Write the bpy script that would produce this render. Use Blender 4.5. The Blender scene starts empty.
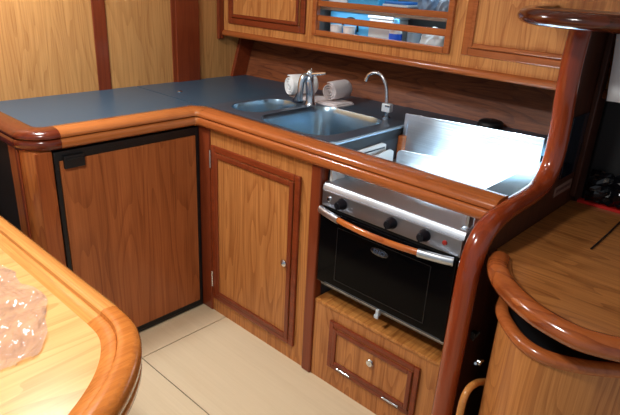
import bpy, bmesh, math, random
from mathutils import Vector, Matrix
random.seed(7)
S = bpy.context.scene
C = S.collection
PI = math.pi

# ------------------------------------------------------------------ materials
def srgb(r, g, b):
    f = lambda c: ((c/255)/12.92 if c/255 <= .04045 else (((c/255)+.055)/1.055)**2.4)
    return (f(r), f(g), f(b), 1)

def base(name):
    m = bpy.data.materials.new(name); m.use_nodes = True
    nt = m.node_tree
    return m, nt, nt.nodes['Principled BSDF']

def plain(name, col, rough=.5, metal=0, coat=0, trans=0, emis=None, bump=0, bscale=60, alpha=1):
    m, nt, b = base(name)
    b.inputs['Base Color'].default_value = srgb(*col)
    b.inputs['Roughness'].default_value = rough
    b.inputs['Metallic'].default_value = metal
    b.inputs['Coat Weight'].default_value = coat
    b.inputs['Coat Roughness'].default_value = .08
    b.inputs['Transmission Weight'].default_value = trans
    b.inputs['Alpha'].default_value = alpha
    if emis:
        b.inputs['Emission Color'].default_value = srgb(*emis[0]); b.inputs['Emission Strength'].default_value = emis[1]
    if bump:
        tc = nt.nodes.new('ShaderNodeTexCoord'); n = nt.nodes.new('ShaderNodeTexNoise'); bp = nt.nodes.new('ShaderNodeBump')
        n.inputs['Scale'].default_value = bscale; n.inputs['Detail'].default_value = 4
        bp.inputs['Strength'].default_value = bump; bp.inputs['Distance'].default_value = .004
        nt.links.new(tc.outputs['Object'], n.inputs['Vector']); nt.links.new(n.outputs['Fac'], bp.inputs['Height'])
        nt.links.new(bp.outputs['Normal'], b.inputs['Normal'])
    return m

def wood(name, light, dark, axis='z', rough=.32, coat=.35, plank=0, plank_axis='x', fig=1.0, streak=1.0, off=0.0, amp=.36):
    """varnished veneer: long fine streaks plus slow cathedral figure along one axis"""
    m, nt, b = base(name)
    L = nt.links.new; N = nt.nodes.new
    tc = N('ShaderNodeTexCoord')
    def mp(sc):
        mpn = N('ShaderNodeMapping'); L(tc.outputs['Object'], mpn.inputs['Vector'])
        mpn.inputs['Location'].default_value = (off, off*1.7, off*.6)
        mpn.inputs['Scale'].default_value = sc
        return mpn.outputs['Vector']
    def ax(along, across):
        return {'x': (along, across, across), 'y': (across, along, across), 'z': (across, across, along)}[axis]
    # cathedral figure: contour lines of a slow noise
    n1 = N('ShaderNodeTexNoise'); L(mp(ax(.9*fig, 7*fig)), n1.inputs['Vector']); n1.inputs['Scale'].default_value = 1; n1.inputs['Detail'].default_value = 2
    mul = N('ShaderNodeMath'); mul.operation = 'MULTIPLY'; L(n1.outputs['Fac'], mul.inputs[0]); mul.inputs[1].default_value = 16
    fr = N('ShaderNodeMath'); fr.operation = 'FRACT'; L(mul.outputs[0], fr.inputs[0])
    cr0 = N('ShaderNodeMapRange'); L(fr.outputs[0], cr0.inputs['Value']); cr0.interpolation_type = 'SMOOTHSTEP'
    cr0.inputs['From Min'].default_value = .45; cr0.inputs['From Max'].default_value = 1.0
    # fine streaks
    n2 = N('ShaderNodeTexNoise'); L(mp(ax(3, 170)), n2.inputs['Vector']); n2.inputs['Scale'].default_value = 1; n2.inputs['Detail'].default_value = 5; n2.inputs['Roughness'].default_value = .65
    n3 = N('ShaderNodeTexNoise'); L(mp(ax(.7, 22)), n3.inputs['Vector']); n3.inputs['Scale'].default_value = 1; n3.inputs['Detail'].default_value = 3
    a = N('ShaderNodeMath'); a.operation = 'MULTIPLY'; L(cr0.outputs[0], a.inputs[0]); a.inputs[1].default_value = amp
    s = N('ShaderNodeMath'); s.operation = 'MULTIPLY_ADD'; L(n2.outputs['Fac'], s.inputs[0]); s.inputs[1].default_value = 1.5*streak; L(a.outputs[0], s.inputs[2])
    s2 = N('ShaderNodeMath'); s2.operation = 'MULTIPLY_ADD'; L(n3.outputs['Fac'], s2.inputs[0]); s2.inputs[1].default_value = .75; L(s.outputs[0], s2.inputs[2])
    s3 = N('ShaderNodeMapRange'); L(s2.outputs[0], s3.inputs['Value']); s3.inputs['From Min'].default_value = .42+.75*streak-.22*(1+streak); s3.inputs['From Max'].default_value = .52+.75*streak+.22*(1+streak)
    val = s3.outputs[0]
    mix = N('ShaderNodeMix'); mix.data_type = 'RGBA'
    L(val, mix.inputs['Factor'])
    mix.inputs['A'].default_value = srgb(*light); mix.inputs['B'].default_value = srgb(*dark)
    L(mix.outputs['Result'], b.inputs['Base Color'])
    b.inputs['Roughness'].default_value = rough; b.inputs['Specular IOR Level'].default_value = .3
    b.inputs['Coat Weight'].default_value = coat*.7
    b.inputs['Coat Roughness'].default_value = .10
    bp = N('ShaderNodeBump'); bp.inputs['Strength'].default_value = .06; bp.inputs['Distance'].default_value = .002
    L(n2.outputs['Fac'], bp.inputs['Height']); L(bp.outputs['Normal'], b.inputs['Normal'])
    return m

def steel(name, col=(200, 205, 210), rough=.3, axis='y', smudge=.12, bs=.015, bd=.0004):
    m, nt, b = base(name)
    L = nt.links.new; N = nt.nodes.new
    tc = N('ShaderNodeTexCoord'); mpn = N('ShaderNodeMapping'); L(tc.outputs['Object'], mpn.inputs['Vector'])
    mpn.inputs['Scale'].default_value = {'x': (3, 160, 160), 'y': (160, 3, 160), 'z': (160, 160, 3)}[axis]
    n = N('ShaderNodeTexNoise'); n.inputs['Scale'].default_value = 1; L(mpn.outputs['Vector'], n.inputs['Vector'])
    n2 = N('ShaderNodeTexNoise'); n2.inputs['Scale'].default_value = 9; n2.inputs['Detail'].default_value = 5; L(tc.outputs['Object'], n2.inputs['Vector'])
    ad = N('ShaderNodeMath'); ad.operation = 'MULTIPLY_ADD'; L(n.outputs['Fac'], ad.inputs[0]); ad.inputs[1].default_value = .08; ad.inputs[2].default_value = rough-.1
    ad2 = N('ShaderNodeMath'); ad2.operation = 'MULTIPLY_ADD'; L(n2.outputs['Fac'], ad2.inputs[0]); ad2.inputs[1].default_value = smudge; L(ad.outputs[0], ad2.inputs[2])
    L(ad2.outputs[0], b.inputs['Roughness'])
    b.inputs['Base Color'].default_value = srgb(*col); b.inputs['Metallic'].default_value = 1
    bp = N('ShaderNodeBump'); bp.inputs['Strength'].default_value = bs; bp.inputs['Distance'].default_value = bd
    L(n.outputs['Fac'], bp.inputs['Height']); L(bp.outputs['Normal'], b.inputs['Normal'])
    return m

OAK_L, OAK_D = (206, 138, 78), (146, 82, 38)
oak_z = wood('oak_veneer_upright', OAK_L, OAK_D, 'z')
oak_wall = wood('oak_wall_veneer', (212, 158, 96), (164, 108, 58), 'z', rough=.45, coat=.15, off=3.1, amp=.24)
oak_door = wood('fridge_door_veneer', (184, 108, 60), (130, 68, 32), 'z', fig=.8, amp=.26, streak=.8, off=5.3, rough=.4, coat=.2)
oak_cab = wood('cabinet_door_veneer', (204, 136, 74), (150, 86, 40), 'z', off=1.3, rough=.4, coat=.2)
oak_up = wood('upper_cabinet_veneer', (218, 150, 84), (164, 94, 44), 'z', off=8.3, rough=.38, coat=.2)
oak_x = wood('chart_table_veneer', (188, 124, 66), (128, 74, 34), 'y', off=2.2, fig=1.2, rough=.3)
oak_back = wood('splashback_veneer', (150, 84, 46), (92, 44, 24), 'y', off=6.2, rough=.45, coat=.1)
oak_shelf = wood('shelf_veneer', (210, 144, 76), (150, 86, 36), 'x', off=4.2)
oak_table = wood('table_top_veneer', (228, 176, 112), (200, 142, 80), 'x', off=9.2, fig=.7, rough=.28, coat=.6, streak=.6)
rail_w = wood('varnished_rail', (186, 104, 52), (132, 64, 28), 'y', rough=.24, coat=.6, streak=.5, off=1.9, amp=.12)
rail_wx = wood('varnished_rail_left', (186, 110, 56), (134, 70, 32), 'x', rough=.22, coat=.8, streak=.5, off=1.2, amp=.12)
rail_tbl = wood('table_fiddle', (222, 156, 84), (176, 104, 46), 'y', amp=.1, rough=.2, coat=.9, off=7.7)
mahog = wood('mahogany_trim', (138, 62, 32), (94, 36, 18), 'z', rough=.28, coat=.5, streak=.5, amp=.12)
mahog_y = wood('mahogany_frame', (142, 62, 30), (98, 36, 16), 'y', rough=.28, coat=.5, streak=.5, amp=.12)
mahog_d = wood('dark_mahogany', (112, 44, 22), (62, 20, 10), 'x', rough=.22, coat=.8, streak=.5, amp=.12)
mahog_s = wood('bulkhead_moulding_wood', (158, 66, 30), (110, 38, 16), 'z', rough=.2, coat=.9, streak=.3, fig=.5, amp=.12)
bulk_w = wood('bulkhead_panel_wood', (84, 44, 26), (48, 23, 14), 'z', rough=.45, coat=.1)
shelf_w = wood('shelf_rim_wood', (92, 38, 20), (54, 20, 10), 'y', rough=.15, coat=1, streak=.4)
laminate = plain('slate_laminate', (52, 80, 98), .34, bump=.05, bscale=400)
black = plain('black_plastic', (9, 10, 13), .5)
knobm = plain('knob_black', (14, 18, 26), .3)
glass_b = plain('oven_glass', (4, 4, 6), .07)
glass_b.node_tree.nodes['Principled BSDF'].inputs['IOR'].default_value = 1.22
navy = plain('shade_seat_navy', (20, 24, 40), .85, bump=.3, bscale=200)  # dark tone carries the recess shade on the made-up seat
st = steel('brushed_steel', (205, 214, 224), .36, 'y', .16, .5, .001)
st_d = plain('sink_steel', (166, 194, 214), .26, 1)
st_rim = plain('sink_rim_steel', (92, 108, 126), .36, .6)
st_p = steel('panel_steel', (176, 180, 188), .30, 'y', .2)
st_lid = steel('lid_steel', (206, 220, 232), .34, 'y', .22, .8, .0016)
chrome = plain('chrome', (222, 230, 238), .2, 1)
bracket_m = plain('grey_bracket', (214, 208, 202), .45)
floor_m = wood('cream_floor_laminate', (228, 208, 174), (214, 192, 156), 'y', rough=.42, coat=.1, streak=.6, off=.7, amp=.05)
seam_m = plain('floor_seam', (46, 38, 32), .7)
white_v = plain('white_vinyl', (204, 198, 186), .6)

# ------------------------------------------------------------------ mesh helpers
def box(bm, x0, x1, y0, y1, z0, z1):
    if x0 > x1: x0, x1 = x1, x0
    if y0 > y1: y0, y1 = y1, y0
    if z0 > z1: z0, z1 = z1, z0
    v = [bm.verts.new((x, y, z)) for x in (x0, x1) for y in (y0, y1) for z in (z0, z1)]
    for f in ((0, 1, 3, 2), (4, 6, 7, 5), (0, 4, 5, 1), (2, 3, 7, 6), (0, 2, 6, 4), (1, 5, 7, 3)):
        bm.faces.new([v[i] for i in f])
    return v

def prism(bm, pts, lo, hi, axis='z'):
    def P(p, h):
        return {'z': (p[0], p[1], h), 'y': (p[0], h, p[1]), 'x': (h, p[0], p[1])}[axis]
    a = [bm.verts.new(P(p, lo)) for p in pts]; b = [bm.verts.new(P(p, hi)) for p in pts]
    n = len(pts)
    bm.faces.new(a); bm.faces.new(list(reversed(b)))
    for i in range(n):
        bm.faces.new([a[i], b[i], b[(i+1) % n], a[(i+1) % n]])

def loft(bm, rings, caps=True, closed=False):
    R = [[bm.verts.new(p) for p in r] for r in rings]
    n = len(R[0]); m = len(R)
    for i in range(m if closed else m-1):
        A, B = R[i], R[(i+1) % m]
        for j in range(n):
            bm.faces.new([A[j], A[(j+1) % n], B[(j+1) % n], B[j]])
    if caps and not closed:
        bm.faces.new(list(reversed(R[0]))); bm.faces.new(R[-1])

def sweep(bm, path, prof, caps=True, closed=False):
    """horizontal mitred sweep; prof = (a outwards to the right of travel, z)"""
    P = [Vector((p[0], p[1])) for p in path]; rings = []; n = len(P)
    for i, p in enumerate(P):
        if closed: t0 = (p-P[i-1]).normalized(); t1 = (P[(i+1) % n]-p).normalized()
        else:
            t0 = (P[i]-P[i-1]).normalized() if i else (P[1]-P[0]).normalized()
            t1 = (P[i+1]-P[i]).normalized() if i < n-1 else t0
        n0 = Vector((t0.y, -t0.x)); n1 = Vector((t1.y, -t1.x))
        nn = (n0+n1).normalized(); k = 1/max(.35, nn.dot(n0))
        rings.append([(p.x+nn.x*a*k, p.y+nn.y*a*k, z) for a, z in prof])
    loft(bm, rings, caps, closed)

def tube(bm, pts, r, seg=12, ref=Vector((0, 1, 0)), r2=None, caps=True):
    """tube along 3-D points; r across, r2 along ref direction; r may be a list"""
    P = [Vector(p) for p in pts]; rings = []
    for i, p in enumerate(P):
        t = (P[min(i+1, len(P)-1)]-P[max(i-1, 0)]).normalized()
        u = (ref-t*ref.dot(t))
        if u.length < 1e-4: u = Vector((1, 0, 0))-t*t.x
        u.normalize(); v = t.cross(u)
        rr = r[i] if isinstance(r, (list, tuple)) else r
        ru = r2 if r2 else rr
        rings.append([p+u*ru*math.cos(2*PI*k/seg)+v*rr*math.sin(2*PI*k/seg) for k in range(seg)])
    loft(bm, rings, caps)

def lathe(bm, prof, cx, cy, cz, seg=24, axis='z'):
    """prof = (radius, height) along axis"""
    rings = []
    for r, h in prof:
        ring = []
        for k in range(seg):
            a = 2*PI*k/seg; c, s = r*math.cos(a), r*math.sin(a)
            ring.append({'z': (cx+c, cy+s, cz+h), 'x': (cx+h, cy+c, cz+s), 'y': (cx+c, cy+h, cz+s)}[axis])
        rings.append(ring)
    loft(bm, rings)

def catmull(pts, n=6):
    P = [Vector(p) for p in pts]; out = []
    for i in range(len(P)-1):
        p0 = P[max(i-1, 0)]; p1 = P[i]; p2 = P[i+1]; p3 = P[min(i+2, len(P)-1)]
        for k in range(n):
            t = k/n
            out.append(.5*((2*p1)+(p2-p0)*t+(2*p0-5*p1+4*p2-p3)*t*t+(3*p1-p0-3*p2+p3)*t**3))
    out.append(P[-1]); return out

def arc(cx, cy, r, a0, a1, n=8):
    return [(cx+r*math.cos(math.radians(a0+(a1-a0)*k/n)), cy+r*math.sin(math.radians(a0+(a1-a0)*k/n))) for k in range(n+1)]

def rrect(x0, x1, y0, y1, r, n=7):
    return arc(x1-r, y1-r, r, 0, 90, n)+arc(x0+r, y1-r, r, 90, 180, n)+arc(x0+r, y0+r, r, 180, 270, n)+arc(x1-r, y0+r, r, 270, 360, n)

def frame_z(bm, ax, p0, p1, a0, a1, z0, z1, w):
    """rectangular frame in a vertical plane: ax 'x' = plane x const between p0..p1, a = y range"""
    def bb(a, b, c, d):
        if ax == 'x': box(bm, p0, p1, a, b, c, d)
        else: box(bm, a, b, p0, p1, c, d)
    bb(a0, a0+w, z0, z1); bb(a1-w, a1, z0, z1); bb(a0+w, a1-w, z0, z0+w); bb(a0+w, a1-w, z1-w, z1)

def root_of(o):
    while o.parent: o = o.parent
    return o

def obj(name, bm, mat, parent=None, bevel=0, smooth=False, seg=2, sub=0, solid=0, origin=None):
    me = bpy.data.meshes.new(name)
    bmesh.ops.recalc_face_normals(bm, faces=bm.faces)
    off = Vector((0, 0, 0))
    if parent is not None:
        off = root_of(parent)['_o']; off = Vector(off)
    elif origin: off = Vector(origin)
    bmesh.ops.translate(bm, verts=bm.verts, vec=-off)
    bm.to_mesh(me); bm.free()
    for m in (mat if isinstance(mat, (list, tuple)) else [mat]): me.materials.append(m)
    o = bpy.data.objects.new(name, me); C.objects.link(o)
    if parent is not None: o.parent = parent
    else:
        o.location = off; o['_o'] = tuple(off)
    if solid:
        s = o.modifiers.new('s', 'SOLIDIFY'); s.thickness = solid; s.offset = 0
    if sub:
        s = o.modifiers.new('u', 'SUBSURF'); s.levels = sub; s.render_levels = sub
    if bevel:
        b = o.modifiers.new('b', 'BEVEL'); b.width = bevel; b.segments = seg; b.limit_method = 'ANGLE'; b.angle_limit = math.radians(40)
    if smooth:
        for p in me.polygons: p.use_smooth = True
        try: me.set_sharp_from_angle(angle=math.radians(50))
        except Exception: pass
    return o

def thing(name, label, cat, loc=(0, 0, 0), group=None):
    o = bpy.data.objects.new(name, None); C.objects.link(o); o.location = loc
    o.empty_display_size = .05
    o['_o'] = tuple(loc); o['label'] = label; o['category'] = cat
    if group: o['group'] = group
    return o

def tag(o, label, cat, group=None):
    o['label'] = label; o['category'] = cat
    if group: o['group'] = group
    return o

def struct(name, bm, mat, **k):
    o = obj(name, bm, mat, **k); o['kind'] = 'structure'; return o

B = bmesh.new
WY = .575                                        # left wall plane

# ------------------------------------------------------------------ room shell
bm = B(); box(bm, -2.4, .9, -2.4, .62, -.03, -.004)
box(bm, -2.4, -.4235, -2.4, -.1335, -.004, 0); box(bm, -.4195, .9, -2.4, -.1335, -.004, 0); box(bm, -2.4, .9, -.1295, .62, -.004, 0)
fl = struct('floor', bm, [floor_m, seam_m])
for p in fl.data.polygons[:6]: p.material_index = 1
bm = B(); box(bm, -2.4, 1.3, WY, WY+.02, 0, 1.95); struct('wall_left', bm, oak_wall)
# hull-side splashback, leaning outwards above the counter
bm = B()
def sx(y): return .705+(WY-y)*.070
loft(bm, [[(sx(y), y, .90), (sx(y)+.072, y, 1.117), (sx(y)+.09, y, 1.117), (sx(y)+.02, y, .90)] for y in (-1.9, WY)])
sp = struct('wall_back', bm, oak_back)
bm = B(); box(bm, 1.0, 1.03, -2.4, WY, 0, 1.95); struct('wall_hull', bm, bulk_w)
bm = B(); box(bm, -2.4, 1.3, -2.4, WY+.02, 1.95, 1.98); struct('ceiling', bm, white_v)
for i, (a, b, mt) in enumerate(((-.137, -.077, mahog), (.254, .408, mahog))):
    bm = B(); box(bm, a, b, WY-.006, WY, .90, 1.95)
    if i: box(bm, a+.02, b, WY-.014, WY-.006, .90, 1.95)
    struct('trim_%d' % (i+1), bm, mt, bevel=.002)
bm = B()
prism(bm, [(.612, .90), (.705, .90), (.777, 1.117), (.678, 1.117)], WY-.02, WY, 'y')
struct('trim_3', bm, mahog_y, bevel=.003)
bm = B(); box(bm, .525, .56, WY-.02, WY, 1.10, 1.95); struct('trim_4', bm, mahog, bevel=.005)

# ------------------------------------------------------------------ worktop with rails
t = thing('countertop', 'L-shaped slate blue countertop edged with a rounded varnished wooden rail', 'countertop', (0, .3, .845))
TZ = .905
bm = B()
prism(bm, [(-.60, .07)]+[(-.03, .07), (.0465, .07), (.0465, WY), (-.66, WY), (-.66, .13)]+[(-.655, .10), (-.64, .082), (-.62, .073)], .88, TZ)
obj('counter_panel', bm, laminate, t)
bm = B()
SX0, SX1, SY0, SY1 = .075, .505, -.615, .035
for q in ((0, SX0, -.638, SY1), (SX0, SX1, -.638, SY0), (.0, .61, -1.259, -1.188)):
    box(bm, q[0], q[1], q[2], q[3], .88, TZ)
for pts in ([(.052, SY1), (sx(SY1), SY1), (sx(WY), WY), (.052, WY)], [(SX1, -.638), (sx(-.638), -.638), (sx(SY1), SY1), (SX1, SY1)], [(.61, -1.259), (sx(-1.259), -1.259), (sx(-.638), -.638), (.61, -.638)]):
    prism(bm, pts, .88, TZ)
pr = obj('counter_panel', bm, laminate, t)
bm = B(); lathe(bm, [(.0, .0), (.011, 0), (.012, .003), (.009, .005), (.0, .005)], .139, .355, TZ, 20)
obj('finger_pull', bm, chrome, pr, smooth=True)
bm = B(); box(bm, .03, .61, -.6445, -.634, .882, TZ+.002); box(bm, .03, .61, -.634, -.618, TZ, TZ+.002)
obj('edge_strip', bm, plain('edge_aluminium', (176, 204, 226), .5, .35), t)
bm = B(); box(bm, .03, .61, -.648, -.6445, .868, TZ-.004); obj('rubber_seal', bm, black, t)
up = [(-.076, .898), (-.075, .908), (-.068, .9135), (-.05, .915), (-.028, .913), (-.012, .908), (-.003, .90), (0, .892), (-.001, .887), (-.006, .8845), (-.07, .8845)]
lo = [(-.06, .8825), (-.006, .8825), (-.001, .880), (.002, .873), (.002, .858), (-.004, .849), (-.014, .845), (-.06, .845)]
seg_a = [(-.692, WY), (-.692, .40)]
seg_b = [(-.692, .40), (-.692, .16)]+arc(-.587, .113, .105, 180, 270, 10)+[(-.572, .008)]
seg_c = [(-.572, .008), (-.038, .008), (-.031, .0), (-.030, -.012)]
seg_d = [(-.030, -.012), (-.030, -1.262)]
for nm, pf in (('fiddle_rail', up), ('lower_rail', lo)):
    for k, (sg, mt) in enumerate(((seg_a, rail_wx), (seg_b, mahog_d), (seg_c, rail_wx), (seg_d, rail_w))):
        bm = B(); sweep(bm, sg, pf)
        o = obj(nm, bm, mt, t, smooth=True)
        if k == 1: o['label'] = 'dark mahogany rounded corner piece of the rail'

bm = B(); box(bm, .0465, .052, .07, WY, .885, .899); obj('joint_strip', bm, black, t)
# ------------------------------------------------------------------ sink
t = thing('sink', 'stainless steel double bowl sink set in the slate counter', 'sink', (.28, -.29, TZ))
b1 = rrect(.112, .412, -.170, .018, .088); b2 = rrect(.070, .480, -.572, -.205, .09)
bm = B()
out = rrect(.06, .515, -.63, .05, .03, 4)
eds = []
for lp in (out, b1, b2):
    vs = [bm.verts.new((x, y, TZ+.003)) for x, y in lp]
    for i in range(len(vs)): eds.append(bm.edges.new((vs[i], vs[(i+1) % len(vs)])))
bmesh.ops.triangle_fill(bm, use_beauty=True, edges=eds)
sr = obj('sink_rim', bm, st_rim, t, solid=.003)
def bowl(lp, depth, nm):
    cx = sum(p[0] for p in lp)/len(lp); cy = sum(p[1] for p in lp)/len(lp)
    bm = B(); rings = []
    for s, d in ((1.0, .003), (.985, -.004), (.965, -.02), (.93, -depth*.7), (.90, -depth*.88), (.82, -depth*.97), (.68, -depth), (.2, -depth-.003)):
        rings.append([(cx+(x-cx)*s, cy+(y-cy)*s, TZ+d) for x, y in lp])
    loft(bm, rings, caps=False)
    bm.faces.new([v for v in bm.verts[-len(lp):]] if False else [bm.verts.new(p) for p in rings[-1]])
    bmesh.ops.remove_doubles(bm, verts=bm.verts, dist=1e-5)
    o = obj(nm, bm, st_d, t, smooth=True)
    bm = B(); lathe(bm, [(0, 0), (.032, 0), (.034, .003), (.026, .004), (.0, .001)], cx, cy, TZ-depth-.002, 20)
    obj('drain', bm, chrome, o, smooth=True)
bowl(b1, .12, 'bowl'); bowl(b2, .17, 'bowl')

# mixer tap
t = thing('mixer_tap', 'chrome single lever mixer tap standing between the sink bowls', 'tap', (.44, -.175, TZ+.005))
bm = B(); tube(bm, [(.440, -.175, TZ+.004), (.440, -.175, TZ+.015), (.438, -.174, TZ+.05), (.432, -.170, TZ+.10), (.432, -.17, TZ+.125), (.434, -.171, TZ+.132)], [.026, .021, .019, .019, .018, .010], 18)
body = obj('tap_body', bm, chrome, t, smooth=True)
bm = B(); tube(bm, catmull([(.432, -.170, TZ+.108), (.418, -.166, TZ+.128), (.402, -.160, TZ+.118), (.394, -.157, TZ+.08), (.393, -.156, TZ+.022)], 4), .0135, 14, Vector((0, 0, 1)))
obj('spout', bm, chrome, t, smooth=True)
bm = B(); lathe(bm, [(0, .165), (.010, .164), (.015, .158), (.017, .147), (.016, .130), (.0, .130)], .434, -.172, TZ-.012, 18)
tube(bm, [(.434, -.178, TZ+.133), (.437, -.215, TZ+.140), (.44, -.255, TZ+.148)], [.010, .008, .006], 10)
obj('lever', bm, chrome, t, smooth=True)
bm = B(); lathe(bm, [(0, 0), (.022, 0), (.024, .006), (.018, .016), (.010, .03), (.012, .036), (0, .038)], .425, -.115, TZ+.006, 18)
tag(obj('sink_plug', bm, plain('dark_blue_rubber', (22, 34, 52), .5), smooth=True, origin=(.425, -.115, TZ)), 'small dark blue plug beside the mixer tap', 'sink plug')
# gooseneck drinking water tap
t = thing('water_tap', 'slim chrome gooseneck tap at the right end of the sink', 'tap', (.50, -.535, TZ+.005))
bm = B(); lathe(bm, [(0, 0), (.017, 0), (.017, .006), (.009, .012), (.009, .04), (0, .04)], .50, -.535, TZ+.004, 18)
obj('tap_base', bm, chrome, t, smooth=True)
bm = B(); tube(bm, catmull([(.50, -.533, TZ+.03), (.50, -.528, TZ+.09), (.50, -.518, TZ+.135), (.498, -.495, TZ+.168), (.495, -.465, TZ+.176), (.49, -.438, TZ+.165), (.487, -.426, TZ+.138)], 5), .0068, 12, Vector((1, 0, 0)))
obj('gooseneck_spout', bm, chrome, t, smooth=True)
bm = B(); box(bm, .486, .512, -.556, -.516, TZ+.032, TZ+.066); v = obj('valve_block', bm, plain('pale_plastic', (206, 214, 220), .25, coat=.5), t, bevel=.004)
bm = B(); box(bm, .480, .486, -.560, -.536, TZ+.055, TZ+.062); obj('valve_lever', bm, chrome, v, bevel=.001)

# towels
def roll(name, c, ax, L, r, mat, spiral=True):
    bm = B(); c = Vector(c); ax = Vector(ax).normalized()
    u = Vector((0, 0, 1)); v = ax.cross(u).normalized()
    n = 90; turns = 3.3; prev = None
    pts = []
    for k in range(n+1):
        a = k/n*turns*2*PI; rr = r*.16+(r-r*.16)*k/n
        pts.append((rr*math.cos(a), rr*math.sin(a)))
    tk = r*.11
    rows = []
    for s, sh in ((-L/2, .96), (-L/2+.006, 1), (0, 1.01), (L/2-.006, 1), (L/2, .96)):
        row = []
        for (a, b) in pts: row.append(bm.verts.new(c+ax*s+v*a*sh+u*b*sh))
        rows.append(row)
    for i in range(4):
        for k in range(n): bm.faces.new([rows[i][k], rows[i][k+1], rows[i+1][k+1], rows[i+1][k]])
    return obj(name, bm, mat, smooth=True, solid=tk, origin=(c.x, c.y, c.z-r))
tw = plain('white_terry', (250, 252, 252), .95, bump=.6, bscale=260)
tp = plain('pink_grey_terry', (236, 226, 226), .95, bump=.6, bscale=260)
cl = bm = B(); box(bm, .48, .60, -.29, -.005, TZ, TZ+.008); box(bm, .49, .605, -.28, -.03, TZ+.008, TZ+.013)
tag(obj('folded_cloth', bm, tp, bevel=.003, origin=(.54, -.15, TZ)), 'flat folded pale cloth under the rolled towels', 'cloth')
tag(roll('rolled_towel', (.515, -.045, TZ+.060), (.95, -.30, .0), .13, .045, tw), 'white rolled towel on the left, behind the mixer tap', 'towel')
tag(roll('rolled_towel', (.580, -.205, TZ+.055), (.96, .02, .0), .12, .040, tp), 'pinkish grey rolled towel showing its spiral end, right of the mixer tap', 'towel')

# black cap on the strip behind the stove
t = thing('deck_cap', 'low round black cap on the counter strip behind the stove', 'cap', (.755, -.86, TZ))
bm = B(); lathe(bm, [(0, 0), (.050, 0), (.051, .014), (.045, .024), (.03, .029), (0, .029)], .752, -.86, TZ, 32)
obj('cap_disc', bm, black, t, smooth=True)
bm = B(); lathe(bm, [(0, .028), (.006, .028), (.007, .032), (0, .035)], .752, -.86, TZ, 14); obj('centre_stud', bm, chrome, t, smooth=True)

# ------------------------------------------------------------------ base cabinets, left run
FY = .028
t = thing('end_cabinet', 'varnished rounded end cabinet left of the fridge under the counter', 'cabinet', (-.63, .1, 0))
bm = B(); prism(bm, [(-.655, .20), (-.675, .20), (-.675, .10)]+arc(-.605, .098, .07, 180, 270, 8)+[(-.602, FY), (-.602, .05), (-.655, .08)], .0, .845)
obj('corner_panel', bm, wood('end_panel_veneer', (196, 118, 60), (140, 70, 30), 'z', off=2.9), t, smooth=True)
bm = B(); box(bm, -.660, -.602, FY-.006, FY, 0, .843); obj('stile', bm, wood('end_stile_veneer', (176, 96, 48), (124, 58, 26), 'z', off=6.6), t, bevel=.003)
bm = B(); box(bm, -.683, -.675, .105, .125, 0, .843); obj('edge_bead', bm, mahog, t, bevel=.003)

t = thing('refrigerator', 'built-in fridge with a wood veneered door in a black frame', 'refrigerator', (-.3, .3, 0))
bm = B(); box(bm, -.598, -.014, FY+.012, .56, .004, .84); obj('fridge_body', bm, black, t)
bm = B(); frame_z(bm, 'y', FY-.012, FY+.012, -.600, -.012, .006, .838, .014); box(bm, -.586, -.018, FY-.010, FY+.012, .806, .824); box(bm, -.586, -.018, FY-.010, FY+.012, .02, .034)
obj('door_frame', bm, black, t, bevel=.001)
bm = B(); box(bm, -.584, -.030, FY-.014, FY+.011, .036, .805); obj('door', bm, oak_door, t, bevel=.001)
bm = B(); box(bm, -.572, -.500, FY-.024, FY-.010, .778, .822); box(bm, -.566, -.506, FY-.028, FY-.024, .808, .812); obj('door_latch', bm, black, t, bevel=.003)

# sink cabinet
t = thing('sink_cabinet', 'wooden cabinet with a framed door under the sink', 'cabinet', (.3, -.3, 0))
bm = B(); box(bm, 0, .55, -.605, FY+.03, .0, .845)
bmesh.ops.delete(bm, geom=[f for f in bm.faces if f.calc_center_median().z > .84], context='FACES')
obj('carcass', bm, oak_cab, t)
bm = B(); box(bm, -.008, .012, -.046, FY-.0, 0, .845); obj('corner_post', bm, mahog, t, bevel=.004)
bm = B(); box(bm, -.010, .03, -.650, -.605, .0, .845); obj('end_post', bm, mahog, t, bevel=.005)
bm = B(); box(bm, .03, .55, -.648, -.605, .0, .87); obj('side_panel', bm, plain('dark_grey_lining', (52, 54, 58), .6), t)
bm = B(); frame_z(bm, 'x', -.012, 0, -.556, -.056, .072, .780, .026); obj('door_surround', bm, mahog_y, t, bevel=.004)
bm = B(); box(bm, -.010, -.0, -.528, -.084, .10, .752); d = obj('door', bm, oak_cab, t, bevel=.001)
bm = B(); frame_z(bm, 'x', -.017, -.009, -.529, -.083, .099, .753, .020); obj('door_moulding', bm, mahog, d, bevel=.003)
bm = B(); lathe(bm, [(0, 0), (.013, 0), (.014, -.006), (.010, -.010), (.0, -.012)], -.018, -.500, .427, 20, 'x'); obj('knob', bm, chrome, d, smooth=True)
for z in (.72, .17):
    bm = B(); lathe(bm, [(0, 0), (.004, 0), (.004, .075), (0, .075)], -.016, -.060, z-.035, 10); obj('hinge', bm, chrome, d, smooth=True)

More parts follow.
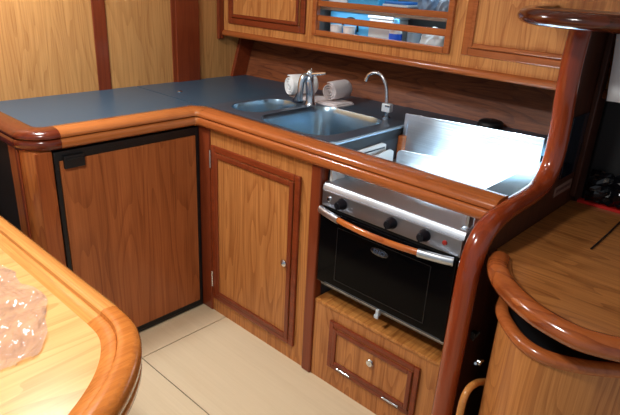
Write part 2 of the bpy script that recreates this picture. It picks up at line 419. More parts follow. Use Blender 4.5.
# locker below the oven
t = thing('oven_locker', 'low wooden locker with a drop-front door below the oven', 'cabinet', (.3, -.94, 0))
bm = B(); box(bm, 0, .55, -1.258, -.651, 0, .325); obj('carcass', bm, oak_z, t)
bm = B(); box(bm, -.004, .55, -1.258, -.651, .325, .339); obj('shelf_board', bm, oak_shelf, t, bevel=.004)
bm = B(); frame_z(bm, 'x', -.011, 0, -1.112, -.732, .086, .285, .020); obj('door_surround', bm, mahog_y, t, bevel=.003)
bm = B(); box(bm, -.009, 0, -1.090, -.754, .108, .263); d = obj('door', bm, oak_z, t, bevel=.001)
bm = B(); frame_z(bm, 'x', -.016, -.008, -1.090, -.754, .108, .263, .017); obj('door_moulding', bm, mahog, d, bevel=.003)
bm = B(); lathe(bm, [(0, 0), (.013, 0), (.015, -.005), (.012, -.010), (.005, -.011), (0, -.008)], -.010, -.925, .208, 20, 'x'); obj('lock', bm, chrome, d, smooth=True)
for y in (-.815, -1.025):
    bm = B(); tube(bm, [(-.017, y-.032, .104), (-.017, y+.032, .104)], .004, 10, Vector((0, 0, 1))); obj('hinge', bm, chrome, d, smooth=True)
bm = B(); box(bm, .0, .03, -1.258, -1.200, .339, .844); obj('stile', bm, mahog, t, bevel=.003)
bm = B(); box(bm, .55, .56, -1.258, -.651, 0, .86); obj('back_panel', bm, plain('dark_lining', (40, 40, 44), .6), t)

# ------------------------------------------------------------------ stove
t = thing('stove', 'stainless steel gas stove with black glass oven door under the rail', 'stove', (.2, -.92, .34))
bm = B(); box(bm, .006, .42, -1.172, -.664, .40, .782); obj('oven_body', bm, steel('oven_body_steel', (120, 122, 126), .4), t, bevel=.004)
bm = B(); prism(bm, [(-.004, .764), (.001, .782), (.008, .789), (.43, .789), (.43, .78), (.02, .78), (.004, .764)], -1.182, -.656, 'y'); obj('hob_top', bm, st, t, smooth=True)
bm = B(); box(bm, -.008, .01, -1.180, -.658, .710, .766); cp = obj('control_panel', bm, st_p, t, bevel=.003)
bm = B(); box(bm, -.001, .01, -1.172, -.664, .698, .712); obj('vent_slot', bm, black, t)
def knob(y):
    bm = B(); lathe(bm, [(0, 0), (.019, 0), (.019, -.006), (.015, -.010), (.014, -.026), (.011, -.030), (0, -.030)], -.008, y, .740, 24, 'x')
    box(bm, -.040, -.030, y-.003, y+.003, .728, .752)
    obj('knob', bm, knobm, cp, smooth=True)
for y in (-.748, -.945, -1.062): knob(y)
bm = B(); lathe(bm, [(0, 0), (.008, 0), (.007, -.004), (0, -.005)], -.008, -1.128, .740, 16, 'x'); o = obj('igniter_button', bm, plain('red_plastic', (160, 40, 30), .3), cp, smooth=True); o['label'] = 'small red button'
bm = B(); lathe(bm, [(0, 0), (.009, 0), (.009, -.003), (.006, -.004), (0, -.004)], -.008, -.690, .740, 16, 'x'); o = obj('panel_hole', bm, chrome, cp, smooth=True)
bm = B(); lathe(bm, [(0, 0), (.005, 0), (.005, -.002), (0, -.002)], -.0120, -.690, .740, 12, 'x'); obj('hole_plug', bm, black, cp)
bm = B(); box(bm, -.014, .005, -1.176, -.660, .424, .698); od = obj('oven_door', bm, glass_b, t, bevel=.004)
bm = B(); frame_z(bm, 'x', -.0148, -.0135, -1.10, -.74, .455, .655, .0025); obj('window_outline', bm, plain('dim_line', (13, 13, 17), .3), od)
bm = B(); box(bm, -.004, .01, -1.176, -.700, .414, .421)
tr = obj('door_bottom_strip', bm, st_p, t, bevel=.001)
bm = B()
box(bm, -.0148, -.0138, -1.165, -.70, .429, .4315)
obj('vent_marks', bm, plain('faint_grey_print', (78, 84, 92), .5), od)
bm = B(); box(bm, -.020, -.004, -.940, -.928, .402, .428); box(bm, -.024, -.018, -.942, -.926, .396, .410); obj('door_catch', bm, plain('white_catch', (190, 200, 205), .4), t, bevel=.002)
# badge with lettering
bm = B(); rg = []
for h, s in ((-.014, 1), (-.0155, 1), (-.0165, .93)):
    rg.append([(h, -.915+.034*s*math.cos(2*PI*k/28), .628+.013*s*math.sin(2*PI*k/28)) for k in range(28)])
loft(bm, rg); bd = obj('badge', bm, plain('badge_dark', (24, 28, 38), .25, coat=.4), od, smooth=True)
cu = bpy.data.curves.new('badge_lettering', 'FONT'); cu.body = 'ENO'; cu.size = .021; cu.extrude = .0004; cu.align_x = 'CENTER'; cu.align_y = 'CENTER'
tmp = bpy.data.objects.new('tmp_text', cu); C.objects.link(tmp)
me = bpy.data.meshes.new_from_object(tmp); bpy.data.objects.remove(tmp)
lt = bpy.data.objects.new('lettering', me); C.objects.link(lt); me.materials.append(plain('badge_letters', (70, 84, 108), .4))
lt.parent = bd; lt.matrix_local = Matrix.Translation(Vector((-.0168, -.915, .628))-Vector((.2, -.92, .34))) @ Matrix(((0, 0, -1, 0), (-1, 0, 0, 0), (0, 1, 0, 0), (0, 0, 0, 1)))
# bowed handle
hp = [(-.018-.040*math.sin(PI*k/20)**.8, -.663-.505*k/20, .698-.001*math.sin(PI*k/20)) for k in range(21)]
bm = B(); tube(bm, hp[3:18], .0085, 14, Vector((0, 0, 1)), r2=.0105); hd = obj('handle', bm, wood('handle_wood', (206, 116, 50), (160, 74, 26), 'y', rough=.2, coat=.9), t, smooth=True)
for s in (hp[:5], hp[16:]):
    bm = B(); tube(bm, s, .0105, 14, Vector((0, 0, 1)), r2=.0135); obj('handle_end', bm, st, hd, smooth=True)
# back plate and lid
bm = B()
prism(bm, [(-.716, .79), (-.716, .842), (-.722, .852), (-.732, .857), (-1.168, .885), (-1.174, .880), (-1.174, .79)], .328, .332, 'x')
obj('pan_guard', bm, st_lid, t, bevel=.001)
def leaning(bm, x0, z0, x1, z1, ya, yb, za, zb, th):
    # sheet leaning from (x0,z0) at the foot to x1 at its top; za/zb top heights at the ends
    for s in (0,):
        v = [bm.verts.new(p) for p in ((x0, ya, z0), (x0, yb, z0), (x1, yb, zb), (x1, ya, za), (x0+th, ya, z0), (x0+th, yb, z0), (x1+th, yb, zb), (x1+th, ya, za))]
        for f in ((0, 1, 2, 3), (7, 6, 5, 4), (0, 4, 5, 1), (1, 5, 6, 2), (2, 6, 7, 3), (3, 7, 4, 0)): bm.faces.new([v[i] for i in f])
bm = B(); leaning(bm, .450, .789, .454, .962, -.654, -1.182, .960, .980, .004)
ld = obj('raised_lid', bm, st_lid, t, bevel=.001)
bm = B(); leaning(bm, .4475, .80, .4515, .960, -.654, -.668, .958, .959, .003); obj('lid_flange', bm, st, ld)
for y in (-1.10, -.73):
    bm = B(); box(bm, .436, .45, y-.02, y+.02, .789, .80); obj('lid_hinge', bm, chrome, ld, bevel=.002)
# burners and pan supports
for i, y in enumerate((-.80, -1.04)):
    bm = B(); lathe(bm, [(0, 0), (.045, 0), (.045, .010), (.03, .016), (0, .016)], .18, y, .789, 24); bn = obj('burner', bm, black, t, smooth=True)
    bm = B()
    rg = [(.19*0+.18+.09*math.cos(2*PI*q/24), y+.09*math.sin(2*PI*q/24)) for q in range(24)]
    for a in (PI/4, 3*PI/4):
        c, s_ = math.cos(a), math.sin(a)
        tube(bm, [(.18-.09*c, y-.09*s_, .790), (.18-.085*c, y-.085*s_, .808), (.18, y, .808), (.18+.085*c, y+.085*s_, .808), (.18+.09*c, y+.09*s_, .790)], .003, 8, Vector((0, 0, 1)))
    obj('pan_support', bm, chrome, bn, smooth=True)
bm = B(); box(bm, .02, .05, -1.176, -1.166, .789, .842); box(bm, .01, .05, -1.178, -1.160, .789, .794); obj('corner_bracket', bm, chrome, t, bevel=.002)
bm = B(); box(bm, .02, .09, -.672, -.662, .789, .830); tube(bm, [(.05, -.675, .815), (.05, -.655, .815)], .007, 10, Vector((0, 0, 1))); obj('corner_bracket', bm, bracket_m, t, bevel=.002)

t = thing('gimbal_bracket', 'pale grey slotted bracket on the left wall of the stove recess', 'bracket', (.26, -.65, .8))
bm = B(); prism(bm, [(.12, .78), (.12, .862), (.32, .868), (.345, .858), (.352, .78)], -.655, -.6485, 'y'); obj('back_plate', bm, bracket_m, t, bevel=.002)
bm = B(); box(bm, .15, .335, -.6565, -.655, .846, .851); obj('slot', bm, black, t)
bm = B(); prism(bm, [(.16, .78), (.16, .828), (.35, .842), (.375, .83), (.375, .78)], -.672, -.667, 'y'); box(bm, .2, .3, -.668, -.6555, .785, .792); obj('front_plate', bm, bracket_m, t, bevel=.002)
bm = B(); box(bm, .425, .455, -.672, -.6485, .76, .878)
tag(obj('wooden_block', bm, rail_w, bevel=.005, origin=(.44, -.66, .76)), 'small orange wooden block on the wall at the back left of the stove', 'block')

# ------------------------------------------------------------------ bulkhead between stove and chart table
t = thing('partition', 'dark wooden partition right of the stove with an S-curved rounded edge', 'partition', (.3, -1.277, 0))
sp2 = [(-.166, 0), (-.164, .25), (-.160, .5), (-.156, .70), (-.150, .775), (-.128, .832), (-.085, .866), (-.02, .882), (.05, .887), (.14, .889), (.212, .898), (.262, .928), (.286, .985), (.282, 1.07), (.266, 1.16), (.260, 1.25), (.270, 1.345)]
sc = [(p.x, p.y) for p in catmull([(a, b, 0) for a, b in sp2], 5)]
bm = B(); prism(bm, sc+[(.80, 1.345), (.80, 0)], -1.294, -1.260, 'y'); pnl = obj('panel', bm, bulk_w, t)
bm = B(); tube(bm, [(x, -1.277, z) for x, z in sc], .025, 18, Vector((0, 1, 0)), r2=.029); obj('edge_moulding', bm, mahog_s, t, smooth=True)
bm = B(); box(bm, .315, .446, -1.299, -1.294, .905, 1.09); ins = obj('dark_window', bm, plain('dark_blue_glass', (14, 20, 34), .1, coat=.4), t, bevel=.001)
bm = B(); box(bm, .300, .435, -1.297, -1.294, .852, .882); o = obj('label_plate', bm, plain('faded_label', (128, 96, 84), .6), t)
bm = B()
for k in range(9): box(bm, .310+k*.013, .3231+k*.013, -1.2974, -1.297, .862+(k % 2)*.002, .872)
obj('label_print', bm, plain('label_ink', (84, 50, 42), .6), o)
bm = B(); box(bm, .45, .475, -1.312, -1.294, .82, 1.345); obj('batten', bm, bulk_w, t, bevel=.004)
bm = B(); box(bm, -.112, -.096, -1.307, -1.294, .552, .572); tube(bm, [(-.104, -1.315, .58), (-.104, -1.30, .545)], .004, 8); obj('black_catch', bm, black, t, bevel=.002)

# ------------------------------------------------------------------ chart table
t = thing('chart_table', 'oak topped chart table with a rounded fiddle rim, right of the partition', 'table', (.1, -1.6, .765))
oc = catmull([(-.06, -1.284, 0), (-.120, -1.300, 0), (-.187, -1.335, 0), (-.240, -1.382, 0), (-.280, -1.436, 0), (-.310, -1.493, 0), (-.328, -1.575, 0), (-.318, -1.631, 0), (-.285, -1.70, 0), (-.22, -1.78, 0), (-.13, -1.85, 0), (0, -1.90, 0), (.477, -1.92, 0)], 5)
oc = [(p.x, p.y) for p in oc]
def inset(path, d):
    out = []
    for i, p in enumerate(path):
        a = path[max(i-1, 0)]; b = path[min(i+1, len(path)-1)]
        tx, ty = b[0]-a[0], b[1]-a[1]; l = math.hypot(tx, ty); out.append((p[0]-ty/l*d, p[1]+tx/l*d))
    return out
oc = [p for p in inset(oc, .004) if p[1] < -1.296]
ic = inset(oc, .03)
ic = [p for p in ic if p[1] < -1.298]
bm = B(); prism(bm, [(.477, -1.296), (-.05, -1.296)]+ic, .770, .798); obj('top', bm, oak_x, t)
bm = B(); sweep(bm, oc, [(-.003, .784), (.0, .794), (-.002, .805), (-.012, .815), (-.026, .819), (-.040, .816), (-.050, .809), (-.058, .799), (-.058, .782), (-.04, .777), (-.012, .777)])
obj('fiddle_rim', bm, wood('chart_rim_wood', (176, 96, 46), (124, 56, 22), 'y', rough=.16, coat=1, streak=.4), t, smooth=True)
bm = B(); box(bm, .478, .500, -1.92, -1.315, .790, .807); o = obj('red_edge_strip', bm, plain('red_strip', (196, 32, 26), .4), t)
# curved locker below it
t = thing('curved_locker', 'curved wooden locker standing below the chart table rim', 'cabinet', (0, -1.55, 0))
cc = catmull([(.12, -1.325, 0), (-.04, -1.328, 0), (-.11, -1.340, 0), (-.165, -1.362, 0), (-.215, -1.405, 0), (-.252, -1.452, 0), (-.268, -1.500, 0), (-.264, -1.545, 0), (-.240, -1.60, 0), (-.200, -1.655, 0), (-.13, -1.73, 0), (0, -1.80, 0), (.3, -1.82, 0)], 5)
cc = [(p.x, p.y) for p in cc]
cc = inset(cc, .012)
bm = B(); prism(bm, inset(cc, .006)+[(.3, -1.35)], .0, .683); obj('curved_wall', bm, oak_cab, t, smooth=True)
bm = B(); sweep(bm, cc, [(.004, .683), (.007, .690), (.004, .698), (-.004, .704), (-.014, .705), (-.022, .700), (-.024, .681), (0, .677)]); obj('top_moulding', bm, rail_w, t, smooth=True)
bm = B(); prism(bm, inset(cc, .022)+[(.3, -1.37)], .684, .688); obj('gap_shade', bm, black, t)  # black sheet puts the shade of the gap under the rim into colour
bm = B(); tube(bm, catmull([(-.08, -1.352, .425), (-.135, -1.347, .450), (-.175, -1.345, .455), (-.200, -1.345, .435), (-.206, -1.345, .385), (-.206, -1.345, .28), (-.18, -1.345, .245), (-.08, -1.352, .24)], 5), .0095, 12, Vector((0, 1, 0))); obj('handle', bm, rail_tbl, t, smooth=True)
bm = B(); lathe(bm, [(0, 0), (.009, 0), (.009, .008), (0, .008)], -.128, -1.343, .508, 12, 'y'); tube(bm, [(-.15, -1.338, .515), (-.105, -1.338, .50)], .004, 8); obj('catch', bm, chrome, t, smooth=True)

# things on / behind the chart table
bm = B(); box(bm, .502, .540, -2.0, -1.315, .0, 1.335)  # added black panel, fills the dark space behind the chart table
o = obj('dark_backing', bm, plain('dark_space_black', (5, 6, 10), .6), bevel=.01, origin=(.52, -1.65, 0)); tag(o, 'added black panel standing in for the dark space behind the chart table', 'dark_backing')
bm = B(); n = 18
gr = [[None]*(n+1) for _ in range(n+1)]
for i in range(n+1):
    for j in range(n+1):
        y = -1.335-.25*i/n; u = j/n
        x = .484-.03*math.sin(PI*u)*(0.6+.4*math.sin(i*1.1))+random.uniform(-.006, .006); z = .812+.10*u+random.uniform(-.005, .005)
        gr[i][j] = bm.verts.new((x, y, max(z, .8085)))
for i in range(n):
    for j in range(n): bm.faces.new([gr[i][j], gr[i+1][j], gr[i+1][j+1], gr[i][j+1]])
o = obj('plastic_bag', bm, plain('glossy_black_bag', (12, 13, 18), .18), solid=.002, origin=(.44, -1.46, .80)); tag(o, 'crumpled shiny black plastic bag at the back of the chart table', 'bag')
bm = B(); tube(bm, [(.139, -1.467, .8005), (.2, -1.4675, .8005), (.30, -1.467, .8005), (.40, -1.465, .8005)], .0022, 8, Vector((0, 0, 1)))
tag(obj('cable', bm, black, smooth=True, origin=(.25, -1.467, .799)), 'short thin black cable lying on the chart table', 'cable')
bm = B()
rows = []
for i in range(9):
    y = -1.328-.028*i; dx = .006*math.sin(i*1.3)
    rows.append([(.40+dx+.004*math.sin(k), y-.004*k*(1 if i < 4 else .6), 1.338-.20*k/5) for k in range(6)])
R = [[bm.verts.new(p) for p in r] for r in rows]
for i in range(8):
    for k in range(5): bm.faces.new([R[i][k], R[i][k+1], R[i+1][k+1], R[i+1][k]])
tag(obj('hanging_sheet', bm, plain('pale_sheet', (246, 250, 252), .7), solid=.003, smooth=True, origin=(.4, -1.44, 1.24)), 'pale sheet hanging under the dark rounded shelf', 'sheet')

# upper shelf
t = thing('corner_shelf', 'dark glossy shelf with a rounded nose above the partition', 'shelf', (.3, -1.4, 1.345))
so = catmull([(.538, -1.055, 0), (.40, -1.085, 0), (.27, -1.105, 0), (.18, -1.130, 0), (.10, -1.165, 0), (.04, -1.215, 0), (.01, -1.28, 0), (.005, -1.36, 0), (.03, -1.46, 0), (.08, -1.58, 0), (.12, -1.75, 0), (.13, -2.0, 0)], 4)
so = [(p.x, p.y-.022) for p in so]
bm = B(); prism(bm, inset(so, .012)[::1]+[(.540, -2.0)], 1.349, 1.370); obj('board', bm, wood('shelf_board_wood', (110, 54, 28), (70, 30, 14), 'y'), t)
bm = B(); sweep(bm, so, [(-.028, 1.343), (-.008, 1.341), (.005, 1.345), (.012, 1.353), (.013, 1.361), (.010, 1.370), (.001, 1.377), (-.012, 1.380), (-.028, 1.378)]); obj('rim', bm, shelf_w, t, smooth=True)

# ------------------------------------------------------------------ wall cabinet above the sink
t = thing('wall_cabinet', 'long oak wall cabinet with framed doors and a slatted opening above the sink', 'cabinet', (.68, -.5, 1.12))
FX = .56
bm = B()
box(bm, .56, .58, -.075, WY, 1.13, 1.75); box(bm, .56, .58, -2.0, -.735, 1.13, 1.75); box(bm, .56, .58, -.735, -.075, 1.13, 1.205)
obj('front_board', bm, oak_up, t)
bm = B(); box(bm, .58, .89, -2.0, WY, 1.125, 1.145); box(bm, .58, .89, -2.0, WY, 1.73, 1.75); box(bm, .87, .89, -2.0, WY, 1.145, 1.73)
box(bm, .58, .87, -.03, -.01, 1.145, 1.73); box(bm, .58, .87, -.80, -.78, 1.145, 1.73)
obj('carcass', bm, plain('cabinet_lining', (150, 156, 160), .7), t)
bm = B(); prism(bm, [(.552, 1.118), (.546, 1.124), (.545, 1.134), (.550, 1.143), (.56, 1.146), (.575, 1.146), (.575, 1.118)], -2.0, WY, 'y'); obj('bottom_moulding', bm, rail_w, t, smooth=True)
def updoor(y0, y1, z0, z1, wo):
    bm = B(); frame_z(bm, 'x', FX-.010, FX, y0, y1, z0, z1, wo); fr = obj('door_surround', bm, mahog_y if y1 > 0 else rail_w, t, bevel=.004)
    bm = B(); box(bm, FX-.014, FX-.001, y0+wo+.003, y1-wo-.003, z0+wo+.003, z1-wo-.003); d = obj('door', bm, oak_up, t, bevel=.001)
    bm = B(); frame_z(bm, 'x', FX-.021, FX-.013, y0+wo+.003, y1-wo-.003, z0+wo+.003, z1-wo-.003, .016); obj('door_moulding', bm, mahog_y if y1 > 0 else rail_w, d, bevel=.004)
    return d
updoor(-.015, .515, 1.181, 1.68, .030)
updoor(-1.46, -.792, 1.188, 1.68, .026)
# slatted lattice
bm = B(); frame_z(bm, 'x', FX-.016, FX+.012, -.745, -.064, 1.183, 1.46, .024); lf = obj('slat_frame', bm, rail_w, t, bevel=.004)
for z0, z1 in ((1.243, 1.268), (1.304, 1.328), (1.370, 1.392)):
    bm = B(); box(bm, FX-.008, FX+.006, -.722, -.088, z0, z1); obj('slat', bm, rail_w, lf, bevel=.004)
bm = B(); box(bm, .60, .87, -.78, -.03, 1.298, 1.306); obj('inner_shelf', bm, white_v, t)
bm = B()
for z in (1.50,): box(bm, .56, .58, -.735, -.075, 1.45, 1.75)
obj('upper_board', bm, oak_up, t)

# contents behind the slats, brightened by two added fill strips
t2 = thing('added_cabinet_fill', 'added cool fill strips behind the slats, not a real fitting', 'light', (.62, -.4, 1.45))
bm = B(); box(bm, .60, .625, -.70, -.10, 1.452, 1.46); obj('fill_strip', bm, white_v, t2)
bm = B(); box(bm, .602, .614, -.76, -.05, 1.290, 1.2975); obj('fill_strip', bm, white_v, t2)
for z, e, x in ((1.450, .55, .612), (1.289, .26, .606)):  # added fill lights, only there to brighten the contents
    l = bpy.data.lights.new('fill_light', 'AREA'); l.shape = 'RECTANGLE'; l.size = .008; l.size_y = .60; l.energy = e; l.color = (.80, .92, 1)
    o = bpy.data.objects.new('fill_light', l); C.objects.link(o); o.location = (x, -.4, z); o.rotation_euler = (0, math.radians(-18), 0)
FL = 1.146
blue = plain('sky_blue_plastic', (96, 190, 246), .35)
bm = B(); prism(bm, [(-.085, FL), (-.08, 1.285), (-.305, 1.285), (-.30, FL)], .645, .80, 'x'); bx = obj('storage_box', bm, blue, bevel=.006, origin=(.7, -.19, FL)); tag(bx, 'sky blue plastic box behind the slats on the left', 'box')
bm = B(); tube(bm, catmull([(.64, -.155, 1.215), (.64, -.165, 1.245), (.64, -.19, 1.262), (.64, -.22, 1.262), (.64, -.24, 1.245), (.64, -.245, 1.21)], 5), .004, 10, Vector((1, 0, 0))); obj('handle_loop', bm, black, bx, smooth=True)
for i, (y, lb) in enumerate(((-.150, 'left one of two white cups in front of the sky blue box'), (-.222, 'right one of two white cups in front of the sky blue box'))):
    bm = B(); lathe(bm, [(0, 0), (.022, 0), (.027, .08), (.028, .086), (.025, .086), (.022, .01), (0, .008)], .612, y, FL, 20)
    tag(obj('cup', bm, plain('white_plastic%d' % i, (232, 232, 232), .4), smooth=True, origin=(.612, y, FL)), lb, 'cup', 'white cups behind the slats')
def tub(x0, x1, y0, y1, z0, h, mat, name, lb, cat):
    t2 = thing(name, lb, cat, ((x0+x1)/2, (y0+y1)/2, z0))
    bm = B(); box(bm, x0, x1, y0, y1, z0, z0+h-.012); obj('tub', bm, mat, t2, bevel=.008, seg=3)
    bm = B(); box(bm, x0-.004, x1+.004, y0-.004, y1+.004, z0+h-.012, z0+h); obj('lid', bm, mat, t2, bevel=.003)
    return t2
tub(.62, .74, -.435, -.315, FL, .140, plain('frosted_plastic', (206, 216, 222), .3, coat=.3), 'plastic_container', 'frosted grey plastic container behind the middle of the slats', 'container')
t2 = thing('spray_bottle', 'white bottle with a bright blue label behind the slats', 'bottle', (.615, -.462, FL))
bm = B(); lathe(bm, [(0, 0), (.024, 0), (.026, .01), (.026, .088), (.022, .104), (.010, .115), (0, .115)], .612, -.462, FL, 20); obj('bottle_body', bm, plain('bottle_white', (224, 232, 238), .3), t2, smooth=True)
bm = B(); lathe(bm, [(.0265, .035), (.0268, .080), (.0255, .080), (.0255, .035)], .612, -.462, FL, 20); obj('label_band', bm, plain('bright_blue', (24, 90, 220), .4), t2, smooth=True)
bm = B(); lathe(bm, [(0, .115), (.012, .115), (.012, .134), (0, .136)], .612, -.462, FL, 16); obj('cap', bm, blue, t2, smooth=True)
t2 = thing('jar', 'grey and white jar right of the blue labelled bottle', 'jar', (.64, -.53, FL))
bm = B(); lathe(bm, [(0, 0), (.028, 0), (.03, .01), (.03, .085), (.026, .09), (0, .09)], .645, -.53, FL, 20); obj('jar_body', bm, plain('grey_blue', (120, 140, 156), .3), t2, smooth=True)
bm = B(); lathe(bm, [(0, .09), (.03, .09), (.03, .105), (0, .106)], .645, -.53, FL, 20); obj('lid', bm, plain('pale_lid', (210, 222, 228), .4), t2, smooth=True)
def bundle(name, cx, cy, z0, rx, ry, h, mat, lb, cat):
    bm = B(); bmesh.ops.create_icosphere(bm, subdivisions=4, radius=1)
    for v in bm.verts:
        k = 1+.10*math.sin(5*v.co.x+3*v.co.z+cy*40)*math.cos(6*v.co.y)+.06*math.sin(11*v.co.y+7*v.co.z)
        v.co = Vector((v.co.x*rx*k, v.co.y*ry*k, (max(v.co.z*k, -.8)+.8)*h/1.85))
        v.co += Vector((cx, cy, z0))
    o = obj(name, bm, mat, smooth=True, origin=(cx, cy, z0)); return tag(o, lb, cat)
bagm = plain('white_blue_bag', (214, 230, 238), .45, bump=.5, bscale=50)
bundle('cloth_bundle', .645, -.628, FL, .05, .066, .118, bagm, 'white and pale blue wrapped bundle at the right behind the slats', 'bundle')
# upper inner shelf contents
SH = 1.3065
for i, (y0, y1, col, h, lb) in enumerate(((-.085, -.19, (220, 232, 238), .05, 'white box on the inner shelf at the far left'), (-.195, -.36, (60, 166, 224), .07, 'blue box on the inner shelf left of the papers'))):
    tub(.62, .76, y1, y0, SH, h, plain('box_col%d' % i, col, .4), 'storage_box', lb, 'box')
for i in range(4):
    bm = B(); box(bm, .60+.004*i, .78, -.53+.012*i, -.375-.006*i, SH+.010*i, SH+.008+.010*i)
    tag(obj('magazine', bm, plain('paper%d' % i, [(214, 220, 224), (60, 70, 84), (200, 214, 226), (40, 110, 190)][i], .5), bevel=.001, origin=(.7, -.45, SH+.01*i)),
        ['pale magazine lowest in the flat pile on the inner shelf', 'dark grey magazine second from the bottom of the flat pile', 'light blue magazine second from the top of the flat pile', 'strong blue magazine on top of the flat pile'][i], 'magazine', 'magazines on the inner shelf')
bm_m = plain('blue_patterned_bag', (110, 140, 172), .4, bump=.6, bscale=40)
bundle('patterned_bag', .64, -.585, SH, .04, .045, .085, bm_m, 'blue patterned bag right of the magazine pile', 'bag')
bundle('patterned_bag', .64, -.660, SH, .04, .036, .07, plain('grey_patterned_bag', (132, 150, 170), .4, bump=.6, bscale=40), 'greyish bag beside the white upright card on the inner shelf', 'bag')
bm = B(); box(bm, .60, .66, -.719, -.702, SH, SH+.15); tag(obj('upright_card', bm, plain('bright_card', (226, 240, 240), .5), bevel=.001, origin=(.63, -.71, SH)), 'bright white upright card at the right end of the inner shelf', 'card')

# ------------------------------------------------------------------ dining table, foreground
TT = .70
t = thing('dining_table', 'glossy light oak table with a raised rounded rim in the foreground', 'table', (-1.25, -.4, 0))
k = .16
oe = [(-.812, .34), (-.812, -.76)]
cv = catmull([(-.812, -.76, 0), (-.816, -.82, 0), (-.832, -.875, 0), (-.866, -.935, 0), (-.915, -.992, 0), (-.98, -1.045, 0), (-1.07, -1.10, 0), (-1.20, -1.155, 0), (-1.36, -1.19, 0), (-1.60, -1.20, 0)], 5)
oe2 = [(p.x, p.y) for p in cv]
full = [(-.812, .34)]+oe2+[(-1.68, -1.17), (-1.72, -1.10), (-1.72, .34)]
# closed outline, travel is clockwise seen from above -> outside is to the left
def inset2(path, d):
    out = []; n = len(path)
    for i, p in enumerate(path):
        a = path[i-1]; b = path[(i+1) % n]
        t0 = Vector((p[0]-a[0], p[1]-a[1])).normalized(); t1 = Vector((b[0]-p[0], b[1]-p[1])).normalized()
        n0 = Vector((t0.y, -t0.x)); n1 = Vector((t1.y, -t1.x)); nn = (n0+n1).normalized(); kk = 1/max(.4, nn.dot(n0))
        out.append((p[0]+nn.x*d*kk, p[1]+nn.y*d*kk))
    return out
bm = B(); prism(bm, inset2(full, .05), TT-.035, TT-.008); obj('tabletop', bm, oak_table, t)
rimp = [(.084, TT-.010), (.080, TT-.0075), (.066, TT-.002), (.054, TT+.001), (.0505, TT+.001), (.0495, TT-.0005), (.047, TT+.009), (.040, TT+.012), (.018, TT+.0115), (.006, TT+.004), (.0, TT-.010), (.001, TT-.026), (.005, TT-.031), (.002, TT-.036), (.002, TT-.052), (.008, TT-.060), (.06, TT-.060), (.082, TT-.036)]
bm = B(); sweep(bm, [(-.812, .34), (-.812, -.76)], rimp); obj('rim', bm, rail_tbl, t, smooth=True)
bm = B(); sweep(bm, oe2, rimp); o = obj('corner_rim', bm, wood('table_corner_wood', (204, 124, 56), (150, 78, 30), 'x', amp=.08, rough=.16, coat=1, off=3.3), t, smooth=True); o['label'] = 'darker rounded corner of the rim'
bm = B(); sweep(bm, [(-1.60, -1.20), (-1.68, -1.17), (-1.72, -1.10), (-1.72, .34), (-.812, .34)], rimp); obj('rim', bm, rail_tbl, t, smooth=True)
bm = B(); lathe(bm, [(0, 0), (.18, 0), (.18, .02), (.05, .04), (.045, .60), (.12, .64), (.12, .662), (0, .662)], -1.27, -.42, 0, 24); obj('pedestal', bm, st_p, t, smooth=True)

# plastic film
bm = B(); n = 34; G = []
for i in range(n+1):
    row = []
    for j in range(n+1):
        u, v = i/n, j/n
        x = -1.16+.245*u; y = -.80+.46*v
        # ragged outline tapering towards its near corner
        x = x-.05*abs(v-.55)*u+.010*math.sin(v*17)*u
        if v < .3: x -= (.3-v)*.25*u
        z = TT-.0065+.007*abs(math.sin(9*u+5*v+2*math.sin(7*v)))*abs(math.sin(13*v-6*u))+.003*random.random()+.012*max(0, math.sin(PI*u)*math.sin(PI*v))*abs(math.sin(4*u+8*v))
        row.append(bm.verts.new((x+random.uniform(-.002, .002), y+random.uniform(-.002, .002), z)))
    G.append(row)
for i in range(n):
    for j in range(n): bm.faces.new([G[i][j], G[i+1][j], G[i+1][j+1], G[i][j+1]])
film = bpy.data.materials.new('clear_film'); film.use_nodes = True
nt = film.node_tree; nt.nodes.clear(); N = nt.nodes.new; L = nt.links.new
fo = N('ShaderNodeOutputMaterial'); tr_ = N('ShaderNodeBsdfTransparent'); gl = N('ShaderNodeBsdfGlossy'); df = N('ShaderNodeBsdfDiffuse'); m1 = N('ShaderNodeMixShader'); m2 = N('ShaderNodeMixShader'); fn = N('ShaderNodeFresnel')
tr_.inputs['Color'].default_value = (.975, .985, 1, 1); gl.inputs['Roughness'].default_value = .10; df.inputs['Color'].default_value = srgb(206, 220, 244); fn.inputs['IOR'].default_value = 1.6
m1.inputs['Fac'].default_value = .13
tcf = N('ShaderNodeTexCoord'); nf = N('ShaderNodeTexNoise'); bf = N('ShaderNodeBump'); nf.inputs['Scale'].default_value = 38; nf.inputs['Detail'].default_value = 6; nf.inputs['Distortion'].default_value = 2.5; bf.inputs['Strength'].default_value = .5; bf.inputs['Distance'].default_value = .003
L(tcf.outputs['Object'], nf.inputs['Vector']); L(nf.outputs['Fac'], bf.inputs['Height']); L(bf.outputs['Normal'], gl.inputs['Normal']); L(bf.outputs['Normal'], fn.inputs['Normal'])
L(tr_.outputs[0], m1.inputs[1]); L(df.outputs[0], m1.inputs[2]); L(fn.outputs[0], m2.inputs['Fac']); L(m1.outputs[0], m2.inputs[1]); L(gl.outputs[0], m2.inputs[2]); L(m2.outputs[0], fo.inputs['Surface'])
tag(obj('plastic_wrap', bm, film, origin=(-1.04, -.57, TT-.008)), 'crumpled clear plastic wrap lying on the foreground table', 'plastic wrap')

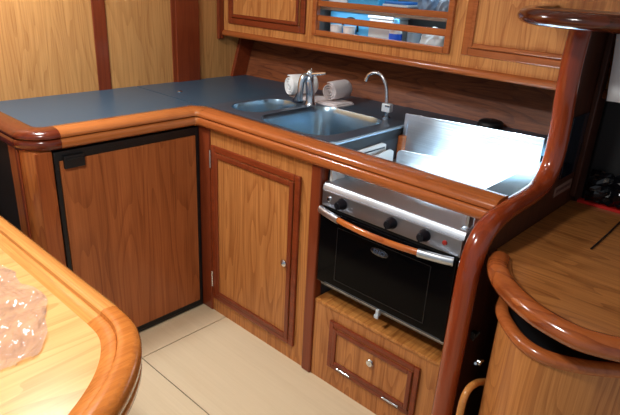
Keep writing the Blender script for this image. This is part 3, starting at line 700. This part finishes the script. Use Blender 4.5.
# made-up dark seat standing in for the shaded recess left of the counter
t = thing('shade_seat', 'made-up dark navy seat standing in for the shade left of the counter', 'shade_seat', (-1.1, .35, 0))
bm = B(); box(bm, -1.9, -.70, .36, .57, .0, .42); obj('seat_base', bm, plain('shade_seat_base', (40, 24, 18), .6), t)
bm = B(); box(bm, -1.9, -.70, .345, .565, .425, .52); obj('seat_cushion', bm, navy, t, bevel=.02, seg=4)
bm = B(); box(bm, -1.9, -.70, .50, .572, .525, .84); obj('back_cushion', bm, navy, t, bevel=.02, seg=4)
bm = B(); box(bm, -.668, -.60, .205, .57, 0, .84); tag(obj('recess_shade_panel', bm, plain('recess_shade', (30, 20, 18), .7), origin=(-.63, .4, 0)), 'added dark panel standing in for the shaded recess behind the rounded end cabinet', 'panel')  # recess shade put into the colour of an added panel

# ------------------------------------------------------------------ ceiling lamps (out of frame)
lampm = plain('lamp_diffuser', (255, 244, 224), .4, emis=((255, 240, 214), 2.0))
def lamp(x, y, col, power, size, lb, aim=None, spot=None):
    t = thing('ceiling_lamp', lb, 'lamp', (x, y, 1.92))
    bm = B(); lathe(bm, [(0, 0), (size*.62, 0), (size*.62, .022), (size*.52, .03), (0, .03)], x, y, 1.92, 32); obj('housing', bm, white_v, t, smooth=True)
    l = bpy.data.lights.new('lamp_light', 'SPOT' if spot else 'AREA'); l.energy = power; l.color = col
    if spot: l.spot_size = math.radians(spot); l.spot_blend = .6; l.shadow_soft_size = .04
    else: l.shape = 'DISK'; l.size = size
    o = bpy.data.objects.new('lamp_light', l); C.objects.link(o); o.location = (x, y, 1.905)
    if aim: o.rotation_euler = (Vector(aim)-o.location).to_track_quat('-Z', 'Y').to_euler()
lamp(-.70, .16, (.95, .98, 1), 19, .24, 'round white ceiling lamp over the counter')
lamp(-1.20, -.82, (1, .97, .92), 20, .20, 'round white ceiling lamp over the dining table')
lamp(-.25, -.74, (.80, .95, 1), 1500, .08, 'small cool white spot lamp over the stove', aim=(.36, -1.01, .88), spot=26)
w = bpy.data.worlds.new('World'); S.world = w; w.use_nodes = True
w.node_tree.nodes['Background'].inputs['Color'].default_value = (.85, .92, 1, 1)
w.node_tree.nodes['Background'].inputs['Strength'].default_value = .42

# ------------------------------------------------------------------ camera
cam = bpy.data.cameras.new('Camera'); co = bpy.data.objects.new('Camera', cam); C.objects.link(co); S.camera = co
cam.sensor_width = 36; cam.lens = 560/620*36; cam.clip_start = .02
cam.shift_y = (207-207.5)/620
Rw = Matrix(((0.6806533942413338, -0.7308810434554102, 0.050238005785282785),
             (-0.24768681893119723, -0.2941169067771978, -0.9231178066073463),
             (0.689465152589669, 0.615879976509502, -0.3812213715722461)))
# rows: image right, image down, forward in world coordinates
M = Matrix((Rw[0], -Vector(Rw[1]), -Vector(Rw[2]))).transposed()
co.matrix_world = Matrix.Translation((-1.3445713, -1.79999437, 1.42301293)) @ M.to_4x4()

for o in list(bpy.data.objects):
    if '_o' in o: del o['_o']
S.view_settings.view_transform = 'Standard'; S.view_settings.look = 'None'; S.view_settings.gamma = 1; S.view_settings.use_curve_mapping = False
S.view_settings.exposure = 0
